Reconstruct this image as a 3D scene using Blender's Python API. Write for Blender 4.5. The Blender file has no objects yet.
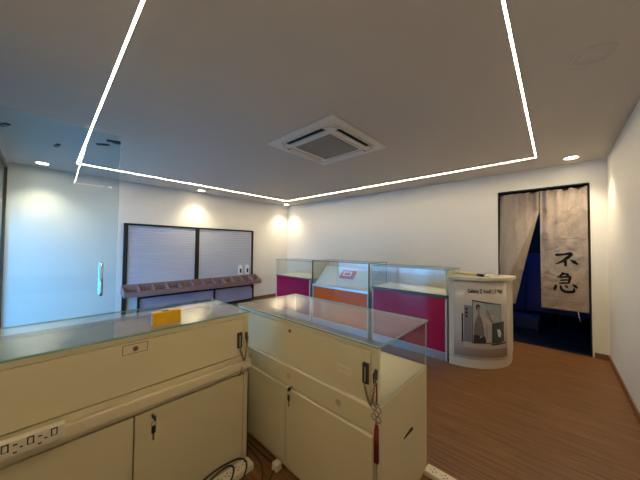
import bpy, bmesh, math, random
from mathutils import Vector, Matrix
random.seed(4)
D = bpy.data
S = bpy.context.scene
COL = S.collection
PI = math.pi

# ------------------------------------------------------------------ camera
def make_camera():
    yaw, pitch, roll = 0.7461, 0.0271, 0.0109
    w = Vector((-math.sin(yaw)*math.cos(pitch), math.cos(yaw)*math.cos(pitch), math.sin(pitch)))
    r = Vector((math.cos(yaw), math.sin(yaw), 0))
    u = r.cross(w)
    c, s = math.cos(roll), math.sin(roll)
    r2 = c*r + s*u
    u2 = -s*r + c*u
    cd = D.cameras.new('camera')
    cd.sensor_fit = 'HORIZONTAL'
    cd.sensor_width = 36
    cd.lens = 36*254.42/640
    cd.clip_start = 0.02
    co = D.objects.new('camera', cd)
    m = Matrix((r2, u2, -w)).transposed().to_4x4()
    m.translation = Vector((5.750, -4.813, 1.3775))
    co.matrix_world = m
    COL.objects.link(co)
    S.camera = co
make_camera()

# ------------------------------------------------------------------ light & exposure
S.view_settings.view_transform = 'Standard'
S.view_settings.look = 'None'
S.view_settings.gamma = 1
S.view_settings.use_curve_mapping = False
S.view_settings.exposure = 1.12
SKY_STRENGTH = 4.0
SKY_COLOUR = (0.11, 0.46, 1.0)
LED_STRENGTH = 62.0
LED_COLOUR = (1.0, 0.80, 0.50)
DOWN_POWER = 34.0
DOWN_COLOUR = (1.0, 0.84, 0.56)

def make_world():
    wd = D.worlds.new('daylight')
    S.world = wd
    wd.use_nodes = True
    bg = wd.node_tree.nodes['Background']
    bg.inputs['Color'].default_value = (*SKY_COLOUR, 1)
    bg.inputs['Strength'].default_value = SKY_STRENGTH
make_world()
# daylight portal in the shop front opening
def portal(x0, x1, z0, z1):
    ld = D.lights.new('daylight_portal', 'AREA')
    ld.shape = 'RECTANGLE'
    ld.size, ld.size_y = x1-x0, z1-z0
    ld.cycles.is_portal = True
    lo = D.objects.new('daylight_portal', ld)
    lo.location = ((x0+x1)/2, -5.33, (z0+z1)/2)
    lo.rotation_euler = (PI/2, 0, 0)        # points to +Y, into the shop
    COL.objects.link(lo)
portal(0.0, 3.6, 0.0, 1.9)

# ------------------------------------------------------------------ materials
def nt(name):
    m = D.materials.new(name)
    m.use_nodes = True
    n = m.node_tree
    return m, n, n.nodes['Principled BSDF']

def mat(name, col, rough=0.5, metal=0.0, spec=0.5, noise=0.0, nscale=20.0, bump=0.0, bscale=200.0, coat=0.0):
    m, n, b = nt(name)
    b.inputs['Base Color'].default_value = (*col, 1)
    b.inputs['Roughness'].default_value = rough
    b.inputs['Metallic'].default_value = metal
    b.inputs['Specular IOR Level'].default_value = spec
    b.inputs['Coat Weight'].default_value = coat
    b.inputs['Coat Roughness'].default_value = 0.08
    tc = n.nodes.new('ShaderNodeTexCoord')
    if noise > 0:
        nz = n.nodes.new('ShaderNodeTexNoise')
        nz.inputs['Scale'].default_value = nscale
        nz.inputs['Detail'].default_value = 4
        n.links.new(tc.outputs['Object'], nz.inputs['Vector'])
        mx = n.nodes.new('ShaderNodeMixRGB')
        mx.inputs[1].default_value = (*[max(0, c*(1-noise)) for c in col], 1)
        mx.inputs[2].default_value = (*[min(1, c*(1+noise)) for c in col], 1)
        n.links.new(nz.outputs['Fac'], mx.inputs[0])
        n.links.new(mx.outputs[0], b.inputs['Base Color'])
    if bump > 0:
        nb = n.nodes.new('ShaderNodeTexNoise')
        nb.inputs['Scale'].default_value = bscale
        n.links.new(tc.outputs['Object'], nb.inputs['Vector'])
        bp = n.nodes.new('ShaderNodeBump')
        bp.inputs['Strength'].default_value = bump
        bp.inputs['Distance'].default_value = 0.002
        n.links.new(nb.outputs['Fac'], bp.inputs['Height'])
        n.links.new(bp.outputs['Normal'], b.inputs['Normal'])
    return m

def emit(name, col, st):
    m = D.materials.new(name)
    m.use_nodes = True
    n = m.node_tree
    n.nodes.remove(n.nodes['Principled BSDF'])
    e = n.nodes.new('ShaderNodeEmission')
    e.inputs['Color'].default_value = (*col, 1)
    e.inputs['Strength'].default_value = st
    n.links.new(e.outputs[0], n.nodes['Material Output'].inputs[0])
    return m

def glass(name, tint, refl=1.0):
    # architectural pane: straight transmission plus Fresnel mirror
    m = D.materials.new(name)
    m.use_nodes = True
    n = m.node_tree
    n.nodes.remove(n.nodes['Principled BSDF'])
    tr = n.nodes.new('ShaderNodeBsdfTransparent')
    tr.inputs['Color'].default_value = (*tint, 1)
    gl = n.nodes.new('ShaderNodeBsdfGlossy')
    gl.inputs['Roughness'].default_value = 0.0
    ge = n.nodes.new('ShaderNodeNewGeometry')
    io = n.nodes.new('ShaderNodeMix')
    io.inputs[2].default_value = 1.5
    io.inputs[3].default_value = 1/1.5
    n.links.new(ge.outputs['Backfacing'], io.inputs[0])
    fr = n.nodes.new('ShaderNodeFresnel')
    n.links.new(io.outputs[0], fr.inputs['IOR'])
    mx = n.nodes.new('ShaderNodeMixShader')
    n.links.new(fr.outputs[0], mx.inputs[0])
    n.links.new(tr.outputs[0], mx.inputs[1])
    n.links.new(gl.outputs[0], mx.inputs[2])
    n.links.new(mx.outputs[0], n.nodes['Material Output'].inputs[0])
    return m

def wood_floor():
    m, n, b = nt('wood_floor')
    tc = n.nodes.new('ShaderNodeTexCoord')
    br = n.nodes.new('ShaderNodeTexBrick')
    br.offset = 0.37
    br.inputs['Scale'].default_value = 1
    br.inputs['Brick Width'].default_value = 1.2
    br.inputs['Row Height'].default_value = 0.095
    br.inputs['Mortar Size'].default_value = 0.0012
    br.inputs['Color1'].default_value = (0.205, 0.096, 0.033, 1)
    br.inputs['Color2'].default_value = (0.180, 0.083, 0.028, 1)
    br.inputs['Mortar'].default_value = (0.10, 0.046, 0.017, 1)
    n.links.new(tc.outputs['Object'], br.inputs['Vector'])
    mp = n.nodes.new('ShaderNodeMapping')
    mp.inputs['Scale'].default_value = (2.2, 45, 1)
    n.links.new(tc.outputs['Object'], mp.inputs['Vector'])
    nz = n.nodes.new('ShaderNodeTexNoise')
    nz.inputs['Scale'].default_value = 1.2
    nz.inputs['Detail'].default_value = 6
    n.links.new(mp.outputs[0], nz.inputs['Vector'])
    rp = n.nodes.new('ShaderNodeValToRGB')
    rp.color_ramp.elements[0].position = 0.35
    rp.color_ramp.elements[0].color = (0.62, 0.58, 0.55, 1)
    rp.color_ramp.elements[1].position = 0.65
    rp.color_ramp.elements[1].color = (1.15, 1.12, 1.1, 1)
    n.links.new(nz.outputs['Fac'], rp.inputs[0])
    mx = n.nodes.new('ShaderNodeMixRGB')
    mx.blend_type = 'MULTIPLY'
    mx.inputs[0].default_value = 1
    n.links.new(br.outputs['Color'], mx.inputs[1])
    n.links.new(rp.outputs[0], mx.inputs[2])
    n.links.new(mx.outputs[0], b.inputs['Base Color'])
    b.inputs['Roughness'].default_value = 0.42
    b.inputs['Specular IOR Level'].default_value = 0.35
    return m

def slat_mat(name, c1, c2, row):
    m, n, b = nt(name)
    tc = n.nodes.new('ShaderNodeTexCoord')
    sp = n.nodes.new('ShaderNodeSeparateXYZ')
    n.links.new(tc.outputs['Object'], sp.inputs[0])
    nz = n.nodes.new('ShaderNodeTexNoise')
    nz.inputs['Scale'].default_value = 3
    mp = n.nodes.new('ShaderNodeMapping')
    mp.inputs['Scale'].default_value = (1, 1, 30)
    n.links.new(tc.outputs['Object'], mp.inputs[0])
    n.links.new(mp.outputs[0], nz.inputs['Vector'])
    mx = n.nodes.new('ShaderNodeMixRGB')
    mx.inputs[1].default_value = (*c1, 1)
    mx.inputs[2].default_value = (*c2, 1)
    n.links.new(nz.outputs['Fac'], mx.inputs[0])
    n.links.new(mx.outputs[0], b.inputs['Base Color'])
    b.inputs['Roughness'].default_value = 0.4
    return m

def linen():
    m, n, b = nt('linen')
    tc = n.nodes.new('ShaderNodeTexCoord')
    out = []
    for sc in ((400, 400, 30), (30, 30, 500)):
        mp = n.nodes.new('ShaderNodeMapping')
        mp.inputs['Scale'].default_value = sc
        n.links.new(tc.outputs['Object'], mp.inputs[0])
        nz = n.nodes.new('ShaderNodeTexNoise')
        nz.inputs['Scale'].default_value = 1
        n.links.new(mp.outputs[0], nz.inputs['Vector'])
        out.append(nz.outputs['Fac'])
    ad = n.nodes.new('ShaderNodeMath')
    ad.operation = 'AVERAGE' if False else 'ADD'
    n.links.new(out[0], ad.inputs[0])
    n.links.new(out[1], ad.inputs[1])
    rp = n.nodes.new('ShaderNodeValToRGB')
    rp.color_ramp.elements[0].position = 0.35
    rp.color_ramp.elements[0].color = (0.26, 0.212, 0.185, 1)
    rp.color_ramp.elements[1].position = 0.68
    rp.color_ramp.elements[1].color = (0.375, 0.312, 0.275, 1)
    hf = n.nodes.new('ShaderNodeMath')
    hf.operation = 'MULTIPLY'
    hf.inputs[1].default_value = 0.5
    n.links.new(ad.outputs[0], hf.inputs[0])
    n.links.new(hf.outputs[0], rp.inputs[0])
    n.links.new(rp.outputs[0], b.inputs['Base Color'])
    cn = n.nodes.new('ShaderNodeTexNoise')
    cn.inputs['Scale'].default_value = 5.5
    cn.inputs['Detail'].default_value = 3
    cn.inputs['Distortion'].default_value = 1.2
    n.links.new(tc.outputs['Object'], cn.inputs['Vector'])
    bp = n.nodes.new('ShaderNodeBump')
    bp.inputs['Strength'].default_value = 0.5
    bp.inputs['Distance'].default_value = 0.05
    n.links.new(cn.outputs['Fac'], bp.inputs['Height'])
    n.links.new(bp.outputs['Normal'], b.inputs['Normal'])
    b.inputs['Roughness'].default_value = 0.9
    b.inputs['Specular IOR Level'].default_value = 0.1
    return m

M = {}
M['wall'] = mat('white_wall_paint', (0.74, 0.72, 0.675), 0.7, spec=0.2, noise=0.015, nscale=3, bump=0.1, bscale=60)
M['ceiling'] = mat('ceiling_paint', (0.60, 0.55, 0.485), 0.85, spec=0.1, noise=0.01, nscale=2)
M['floor'] = wood_floor()
M['base'] = mat('baseboard_brown', (0.20, 0.095, 0.042), 0.5, noise=0.15, nscale=40)
M['cream'] = mat('cream_laminate', (0.675, 0.605, 0.395), 0.33, spec=0.45, noise=0.02, nscale=2)
M['cream_in'] = mat('cream_shelf', (0.78, 0.71, 0.53), 0.4, noise=0.02)
M['ivory'] = mat('ivory_plastic', (0.74, 0.66, 0.50), 0.4)
M['socket'] = mat('white_socket_plastic', (0.74, 0.67, 0.53), 0.35)
M['hole'] = mat('dark_hole', (0.015, 0.012, 0.010), 0.7)
M['glass'] = glass('clear_glass', (0.965, 0.985, 0.975))
M['glass_door'] = glass('door_glass', (0.845, 0.92, 0.94))
M['glass_edge'] = mat('glass_edge', (0.22, 0.42, 0.36), 0.15, spec=0.6)
M['glass_edge_blue'] = mat('glass_edge_blue', (0.20, 0.46, 0.50), 0.15, spec=0.6)
M['glass_edge_pale'] = mat('glass_edge_pale', (0.55, 0.64, 0.60), 0.2, spec=0.6)
M['chrome'] = mat('chrome', (0.75, 0.76, 0.78), 0.12, metal=1)
M['alu'] = mat('brushed_aluminium', (0.62, 0.64, 0.68), 0.32, metal=1, noise=0.05, nscale=60)
M['steel_dark'] = mat('dark_steel', (0.12, 0.10, 0.085), 0.35, metal=0.8)
M['brass_dark'] = mat('aged_brass', (0.22, 0.15, 0.08), 0.4, metal=0.7)
M['silver'] = mat('silver', (0.62, 0.60, 0.55), 0.3, metal=0.9)
M['black'] = mat('black_paint', (0.012, 0.011, 0.012), 0.45)
M['black_rub'] = mat('black_rubber', (0.018, 0.015, 0.013), 0.55)
M['magenta'] = mat('magenta_panel', (0.37, 0.009, 0.055), 0.12, spec=0.6, noise=0.04, nscale=2)
M['orange'] = mat('orange_panel', (0.72, 0.11, 0.006), 0.14, spec=0.6, noise=0.04, nscale=2)
M['grey_strip'] = mat('dark_grey_strip', (0.09, 0.075, 0.07), 0.4)
M['white_trim'] = mat('white_trim', (0.52, 0.49, 0.45), 0.5)
M['board'] = mat('cream_board', (0.76, 0.74, 0.66), 0.5)
M['slat'] = slat_mat('blue_grey_slats', (0.38, 0.41, 0.52), (0.52, 0.55, 0.64), 0.05)
M['lilac'] = mat('lilac_panel', (0.42, 0.385, 0.50), 0.4, noise=0.06, nscale=6)
M['mauve'] = mat('mauve_bin', (0.24, 0.155, 0.15), 0.5, noise=0.06, nscale=10)
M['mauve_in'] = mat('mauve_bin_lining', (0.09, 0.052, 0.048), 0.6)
M['linen'] = linen()
M['ink'] = mat('black_ink', (0.010, 0.010, 0.013), 0.8, spec=0.1)
M['stamp'] = mat('faded_red_ink', (0.46, 0.22, 0.17), 0.9, spec=0.05)
M['promo'] = mat('white_stand_laminate', (0.62, 0.545, 0.43), 0.3, spec=0.4)
M['promo_panel'] = mat('printed_panel', (0.55, 0.495, 0.42), 0.25, spec=0.45)
M['print_dark'] = mat('print_dark', (0.03, 0.025, 0.025), 0.3)
M['print_grey'] = mat('print_grey', (0.20, 0.20, 0.23), 0.3)
M['print_screen'] = mat('print_screen', (0.27, 0.33, 0.35), 0.3, noise=0.15, nscale=12)
M['print_screen_l'] = mat('print_screen_left', (0.33, 0.36, 0.37), 0.3, noise=0.1, nscale=12)
M['print_skin'] = mat('print_skin', (0.30, 0.17, 0.12), 0.3)
M['print_hair'] = mat('print_hair', (0.05, 0.035, 0.03), 0.3)
M['print_blouse'] = mat('print_blouse', (0.17, 0.145, 0.14), 0.3, noise=0.3, nscale=60)
M['print_coat'] = mat('print_coat', (0.48, 0.40, 0.34), 0.3, noise=0.08, nscale=20)
M['print_green'] = mat('print_green', (0.035, 0.055, 0.04), 0.3, noise=0.4, nscale=60)
M['print_white'] = mat('print_white', (0.66, 0.63, 0.58), 0.3)
M['print_floor'] = mat('print_floor', (0.46, 0.39, 0.33), 0.3)
M['ac_white'] = mat('aircon_white', (0.74, 0.70, 0.63), 0.45)
M['ac_grille'] = mat('aircon_grille', (0.36, 0.31, 0.25), 0.6)
M['yellow'] = mat('yellow_card', (0.80, 0.46, 0.008), 0.45, noise=0.10, nscale=30)
M['yellow_pale'] = mat('pale_yellow_plastic', (0.80, 0.68, 0.32), 0.35)
M['red_silk'] = mat('red_silk', (0.17, 0.006, 0.010), 0.55)
M['orange_box'] = mat('orange_box_card', (0.70, 0.13, 0.03), 0.4)
M['navy'] = mat('navy_board', (0.008, 0.030, 0.13), 0.45, noise=0.2, nscale=4)
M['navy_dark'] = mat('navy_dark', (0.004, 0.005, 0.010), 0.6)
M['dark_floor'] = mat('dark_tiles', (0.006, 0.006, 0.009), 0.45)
M['blue_box'] = mat('blue_plastic', (0.010, 0.030, 0.11), 0.4)
M['added_shutter'] = mat('added_shutter_steel', (0.16, 0.16, 0.17), 0.5, metal=0.3)
M['pavement'] = mat('pavement', (0.36, 0.36, 0.36), 0.8, noise=0.1)
M['pack'] = mat('white_pack', (0.80, 0.83, 0.86), 0.4)
M['led'] = emit('led_diffuser', LED_COLOUR, LED_STRENGTH)
M['lamp'] = emit('downlight_lens', (1.0, 0.86, 0.62), 14.0)

# ------------------------------------------------------------------ mesh helpers
class MB:
    def __init__(s):
        s.bm = bmesh.new()
    def box(s, x0, x1, y0, y1, z0, z1, mi=0, bev=0.0, seg=2, mtx=None):
        x0, x1 = min(x0, x1), max(x0, x1)
        y0, y1 = min(y0, y1), max(y0, y1)
        z0, z1 = min(z0, z1), max(z0, z1)
        t = bmesh.new()
        vs = [t.verts.new((x, y, z)) for z in (z0, z1) for y in (y0, y1) for x in (x0, x1)]
        for f in ((0, 2, 3, 1), (4, 5, 7, 6), (0, 1, 5, 4), (2, 6, 7, 3), (0, 4, 6, 2), (1, 3, 7, 5)):
            t.faces.new([vs[i] for i in f])
        if bev > 0:
            bev = min(bev, 0.45*min(x1-x0, y1-y0, z1-z0))
            bmesh.ops.bevel(t, geom=t.edges[:], offset=bev, segments=seg, affect='EDGES', profile=0.5)
        s.merge(t, mi, mtx)
        return s
    def merge(s, t, mi=0, mtx=None):
        mp = {}
        for v in t.verts:
            co = mtx @ v.co if mtx is not None else v.co
            mp[v] = s.bm.verts.new(co)
        for f in t.faces:
            try:
                nf = s.bm.faces.new([mp[v] for v in f.verts])
                nf.material_index = mi if mi is not None else f.material_index
            except ValueError:
                pass
        t.free()
    def pane(s, x0, x1, y0, y1, z0, z1):
        # glass slab: two broad faces get index 0, the rim index 1
        n0 = len(s.bm.faces)
        s.box(x0, x1, y0, y1, z0, z1)
        s.bm.faces.ensure_lookup_table()
        dims = (x1-x0, y1-y0, z1-z0)
        ax = dims.index(min(dims))
        for f in s.bm.faces[n0:]:
            f.normal_update()
            f.material_index = 0 if abs(f.normal[ax]) > 0.9 else 1
        return s
    def tube(s, pts, r, seg=8, mi=0, r1=None, cap=True):
        pts = [Vector(p) for p in pts]
        n = len(pts)
        rings = []
        up = Vector((0, 0, 1))
        pa = None
        for i, p in enumerate(pts):
            d = (pts[min(i+1, n-1)] - pts[max(i-1, 0)])
            if d.length < 1e-9:
                d = Vector((0, 0, 1))
            d.normalize()
            if pa is None:
                a = d.cross(up)
                if a.length < 1e-3:
                    a = d.cross(Vector((1, 0, 0)))
            else:
                a = pa - d*pa.dot(d)
                if a.length < 1e-4:
                    a = d.cross(up)
            a.normalize()
            pa = a
            b = d.cross(a)
            rr = r if r1 is None else r + (r1-r)*i/(n-1)
            if callable(r):
                rr = r(i/(n-1))
            rings.append([s.bm.verts.new(p + rr*(math.cos(2*PI*k/seg)*a + math.sin(2*PI*k/seg)*b)) for k in range(seg)])
        for i in range(n-1):
            for k in range(seg):
                f = s.bm.faces.new((rings[i][k], rings[i][(k+1) % seg], rings[i+1][(k+1) % seg], rings[i+1][k]))
                f.material_index = mi
                f.smooth = True
        if cap:
            for rg in (rings[0][::-1], rings[-1]):
                f = s.bm.faces.new(rg)
                f.material_index = mi
        return s
    def lathe(s, prof, seg=24, mi=0, mtx=None):
        # prof: (radius, z) along local z
        t = bmesh.new()
        rings = []
        for (r, z) in prof:
            if r < 1e-6:
                rings.append([t.verts.new((0, 0, z))])
            else:
                rings.append([t.verts.new((r*math.cos(2*PI*k/seg), r*math.sin(2*PI*k/seg), z)) for k in range(seg)])
        for a, b in zip(rings, rings[1:]):
            for k in range(seg):
                k2 = (k+1) % seg
                vs = []
                for v in ((a[k % len(a)], a[k2 % len(a)], b[k2 % len(b)], b[k % len(b)])):
                    if v not in vs:
                        vs.append(v)
                if len(vs) > 2:
                    t.faces.new(vs).smooth = True
        s.merge(t, mi, mtx)
        return s
    def prism(s, poly, z0, z1, mi=0, mtx=None):
        t = bmesh.new()
        a = [t.verts.new((x, y, z0)) for x, y in poly]
        b = [t.verts.new((x, y, z1)) for x, y in poly]
        n = len(poly)
        t.faces.new(a[::-1])
        t.faces.new(b)
        for i in range(n):
            t.faces.new((a[i], a[(i+1) % n], b[(i+1) % n], b[i]))
        s.merge(t, mi, mtx)
        return s
    def grid(s, fn, nu, nv, mi=0, smooth=True):
        g = [[s.bm.verts.new(fn(i/nu, j/nv)) for j in range(nv+1)] for i in range(nu+1)]
        for i in range(nu):
            for j in range(nv):
                f = s.bm.faces.new((g[i][j], g[i+1][j], g[i+1][j+1], g[i][j+1]))
                f.material_index = mi
                f.smooth = smooth
        return s
    def build(s, name, mats, parent=None, smooth=False, solid=0.0, label=None):
        bmesh.ops.recalc_face_normals(s.bm, faces=s.bm.faces[:])
        me = D.meshes.new(name)
        s.bm.to_mesh(me)
        s.bm.free()
        if not isinstance(mats, (list, tuple)):
            mats = [mats]
        for m in mats:
            me.materials.append(m)
        if smooth:
            for p in me.polygons:
                p.use_smooth = True
        o = D.objects.new(name, me)
        COL.objects.link(o)
        if parent is not None:
            o.parent = parent
        if solid > 0:
            md = o.modifiers.new('thickness', 'SOLIDIFY')
            md.thickness = solid
            md.offset = 0
        if label:
            o['label'] = label
        return o

def tag(o, label, cat, group=None):
    o['label'] = label
    o['category'] = cat
    if group:
        o['group'] = group
    return o

def thing(name, label, cat, loc=(0, 0, 0), rz=0.0, group=None):
    o = D.objects.new(name, None)
    o.empty_display_size = 0.1
    o.location = loc
    o.rotation_euler = (0, 0, rz)
    COL.objects.link(o)
    return tag(o, label, cat, group)

def struct(o):
    o['kind'] = 'structure'
    return o

def copy_tree(o, parent=None):
    c = o.copy()
    COL.objects.link(c)
    if parent is not None:
        c.parent = parent
    for ch in [k for k in D.objects if k.parent == o]:
        copy_tree(ch, c)
    return c

# ------------------------------------------------------------------ room shell
W, H, DEP = 6.24, 2.541, 5.20           # x 0..W, y -DEP..0
DX0, DX1, DZ = 5.100, 6.085, 2.256       # doorway in the back wall
T = 0.12

b = MB(); b.box(0, W, -DEP-0.10, 0, -0.06, 0)
struct(b.build('floor', M['floor']))
LX0, LX1, LY0, LY1 = 0.708, 5.583, -4.526, -0.614     # centre lines of the recessed strip light
w2 = 0.0058
RD = 0.0004                                             # recess depth of the diffuser
b = MB()
ax = [-T, LX0-w2, LX0+w2, LX1-w2, LX1+w2, W+T]
ay = [-DEP-T, LY0-w2, LY0+w2, LY1-w2, LY1+w2, T]
b.box(ax[0], ax[5], ay[0], ay[1], H, H+0.03); b.box(ax[0], ax[5], ay[4], ay[5], H, H+0.03)
b.box(ax[0], ax[1], ay[1], ay[4], H, H+0.03); b.box(ax[4], ax[5], ay[1], ay[4], H, H+0.03)
b.box(ax[2], ax[3], ay[2], ay[3], H, H+0.03)
b.box(ax[0], ax[5], ay[0], ay[5], H+0.03, H+0.1)
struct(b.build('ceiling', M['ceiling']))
b = MB(); b.box(-T, 0, -DEP-T, T, -0.06, H)
struct(b.build('wall_left', M['wall']))
b = MB()
b.box(0, DX0, 0, T, -0.06, H); b.box(DX1, W, 0, T, -0.06, H); b.box(DX0, DX1, 0, T, DZ, H)
struct(b.build('wall_back', M['wall']))
b = MB(); b.box(W, W+T, -DEP-T, T, -0.06, H)
struct(b.build('wall_right', M['wall']))
b = MB(); b.box(3.60, W, -DEP-T, -DEP, -0.06, H); b.box(0, 3.60, -DEP-T, -DEP, 2.50, H)
struct(b.build('wall_front', M['wall']))
b = MB(); b.box(W-0.014, W, -DEP, 0, 0, 0.068, bev=0.003)
struct(b.build('baseboard_right', M['base']))
b = MB(); b.box(DX1+0.022, W-0.014, -0.014, 0, 0, 0.068, bev=0.003); b.box(0.014, DX0-0.022, -0.014, 0, 0, 0.068, bev=0.003)
struct(b.build('baseboard_back', M['base']))
b = MB(); b.box(0, 0.014, -DEP, 0, 0, 0.068, bev=0.003)
struct(b.build('baseboard_left', M['base']))
# black lining of the doorway
b = MB()
b.box(DX0-0.004, DX0+0.006, -0.004, T+0.006, 0, DZ)
b.box(DX1-0.006, DX1+0.004, -0.004, T+0.006, 0, DZ)
b.box(DX0+0.006, DX1-0.006, -0.004, T+0.006, DZ-0.010, DZ+0.004)
struct(b.build('trim_1', M['black']))

# shop front: fixed pane and the open entrance
b = MB()
b.box(0, 0.035, -5.24, -5.20, 0, 2.50); b.box(2.30, 2.34, -5.24, -5.20, 0, 2.50)
b.box(0.035, 2.30, -5.24, -5.20, 0, 0.06); b.box(0.035, 2.30, -5.24, -5.20, 2.46, 2.50)
b.box(3.56, 3.60, -5.24, -5.20, 0, 2.50); b.box(2.34, 3.56, -5.24, -5.20, 2.46, 2.50)
wf = struct(b.build('window_1', M['steel_dark']))
b = MB(); b.pane(0.035, 2.30, -5.226, -5.216, 0.06, 2.46)
struct(b.build('window_pane', [M['glass'], M['glass_edge']], wf))
# unseen roller slats added outside to cut off the upper sky light
b = MB()
for (sx0, sx1, zb) in ((-0.1, 2.315, 1.90), (2.325, 3.75, 0.92)):
    z = zb
    while z < 2.62:
        b.box(sx0, sx1, -5.42, -5.40, z, z+0.078, bev=0.006)
        z += 0.08
    b.box(sx0, sx1, -5.425, -5.395, zb-0.04, zb)
struct(b.build('sky_block_slats', M['added_shutter']))
b = MB(); b.box(-3, 9, -12, -DEP-0.10, -0.16, -0.06)
struct(b.build('floor_outside', M['pavement']))

# dark room behind the doorway curtain
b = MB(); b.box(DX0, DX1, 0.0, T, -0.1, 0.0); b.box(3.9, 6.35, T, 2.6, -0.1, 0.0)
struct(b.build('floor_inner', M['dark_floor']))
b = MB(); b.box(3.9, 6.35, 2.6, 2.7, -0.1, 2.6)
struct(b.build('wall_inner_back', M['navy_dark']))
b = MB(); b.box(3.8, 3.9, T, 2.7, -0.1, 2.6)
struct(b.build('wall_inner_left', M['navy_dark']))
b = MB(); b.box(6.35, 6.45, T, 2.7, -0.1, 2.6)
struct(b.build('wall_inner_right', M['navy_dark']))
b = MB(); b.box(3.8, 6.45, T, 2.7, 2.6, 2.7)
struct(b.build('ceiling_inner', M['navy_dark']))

# ------------------------------------------------------------------ ceiling lights
sl = thing('strip_light', 'long glowing rectangular strip light recessed around the ceiling', 'strip light', ((LX0+LX1)/2, (LY0+LY1)/2, H))
hx, hy = (LX1-LX0)/2, (LY1-LY0)/2
e = w2-0.001
b = MB()
for s_ in (1, -1):
    b.box(-hx-e, hx+e, s_*hy-e, s_*hy+e, RD, RD+0.004)
    b.box(s_*hx-e, s_*hx+e, -hy+e, hy-e, RD, RD+0.004)
b.build('diffuser', M['led'], sl)
b = MB()
for s_ in (1, -1):
    b.box(-hx-e, hx+e, s_*hy-e, s_*hy+e, RD+0.004, RD+0.02)
    b.box(s_*hx-e, s_*hx+e, -hy+e, hy-e, RD+0.004, RD+0.02)
b.build('channel', M['ac_white'], sl)

dl_first = None
DL = [(0.343, -4.865, 'lit round downlight in the ceiling corner seen through the glass door'),
      (0.276, -2.595, 'lit round downlight in the ceiling above the slatted display rack'),
      (0.298, -0.298, 'lit round downlight in the ceiling where the two white walls meet'),
      (5.909, -0.330, 'lit round downlight in the ceiling above the doorway curtain')]
def make_downlight():
    t = thing('downlight', '', 'ceiling light')
    b = MB(); b.lathe([(0.085, 0), (0.085, -0.004), (0.078, -0.008), (0.066, -0.008), (0.064, -0.004), (0.064, 0)], 32)
    b.build('trim_ring', M['ac_white'], t, smooth=True)
    b = MB(); b.lathe([(0.0, -0.005), (0.064, -0.005)], 32)
    b.build('lens', M['lamp'], t)
    ld = D.lights.new('downlight_beam', 'SPOT')
    ld.energy = DOWN_POWER
    ld.color = DOWN_COLOUR
    ld.spot_size = math.radians(108)
    ld.spot_blend = 1.0
    ld.shadow_soft_size = 0.05
    lo = D.objects.new('downlight_beam', ld)
    lo.location = (0, 0, -0.03)
    lo.parent = t
    COL.objects.link(lo)
    return t
for i, (x, y, lab) in enumerate(DL):
    if i == 0:
        dl_first = t = make_downlight()
    else:
        t = copy_tree(dl_first)
    t.location = (x, y, H)
    tag(t, lab, 'ceiling light', 'round downlights')

b = MB(); b.lathe([(0.102, 0), (0.102, -0.010), (0.092, -0.013), (0.076, -0.010), (0.072, -0.004), (0.066, -0.004), (0.060, -0.010), (0.0, -0.010)], 40)  # plain round plate of an unlit downlight
o = b.build('ceiling_disc', M['ceiling'], smooth=True); o.location = (5.925, -2.615, H)
tag(o, 'unlit flat round white disc in the ceiling at upper right', 'ceiling disc')

# small black slots on the ceiling near the glass door
for (x, y, rz, lab) in ((1.818, -5.113, 0.5, 'small black ceiling clip at the far left edge of the photo'),
                   (1.462, -4.746, 0.2, 'small black ceiling clip left of the strip light, above the lit downlight'),
                   (1.917, -4.386, 0.9, 'small black straight ceiling clip right of the strip light'),
                   (2.124, -4.316, 1.2, 'small black doubled ceiling clip beside the top corner of the glass door')):
    b = MB()
    b.box(-0.062, 0.062, -0.018, 0.018, -0.016, 0, bev=0.003)
    if rz == 1.2:
        b.box(-0.02, 0.055, 0.018, 0.042, -0.020, 0, bev=0.003)
    o = b.build('ceiling_clip', M['black'])
    o.location = (x, y, H); o.rotation_euler = (0, 0, rz)
    tag(o, lab, 'clip', 'black ceiling clips')

# ------------------------------------------------------------------ ceiling cassette air conditioner
ac = thing('cassette_air_conditioner', 'white square four-way cassette air conditioner set in the ceiling', 'air conditioner', (3.853, -2.652, H))
s0 = 0.487
b = MB()
b.box(-s0, s0, -s0, s0, -0.012, 0, bev=0.005)
b.build('surround_panel', M['ac_white'], ac)
def rrect(h, r, n=6):
    p = []
    for (sx, sy, a0) in ((1, 1, 0), (-1, 1, PI/2), (-1, -1, PI), (1, -1, 1.5*PI)):
        for k in range(n+1):
            a = a0 + PI/2*k/n
            p.append((sx*(h-r)+r*math.cos(a), sy*(h-r)+r*math.sin(a)))
    return p
b = MB(); b.prism(rrect(0.405, 0.11), -0.026, -0.012)
b.build('fascia', M['ac_white'], ac)
b = MB()
b.prism(rrect(0.285, 0.02), -0.034, -0.026)
b.build('grille_frame', M['ac_white'], ac)
b = MB()
b.box(-0.255, 0.255, -0.255, 0.255, -0.036, -0.034)
for k in range(22):
    q = -0.25 + 0.5*k/21
    b.box(-0.252, 0.252, q-0.004, q+0.004, -0.042, -0.036)
    if k % 2 == 0:
        b.box(q-0.004, q+0.004, -0.252, 0.252, -0.041, -0.036)
b.build('grille', M['ac_grille'], ac)
for k in range(4):
    rm = Matrix.Rotation(k*PI/2, 4, 'Z')
    b = MB(); b.box(-0.265, 0.265, 0.325, 0.388, -0.0275, -0.026, mtx=rm)
    so = b.build('air_slot', M['hole'], ac)
    b = MB()
    b.box(-0.262, 0.262, -0.026, 0.026, -0.003, 0.003, bev=0.001, mtx=rm @ Matrix.Translation((0, 0.352, -0.038)) @ Matrix.Rotation(-0.55, 4, 'X'))
    b.build('louvre', M['ac_white'], so)
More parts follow.
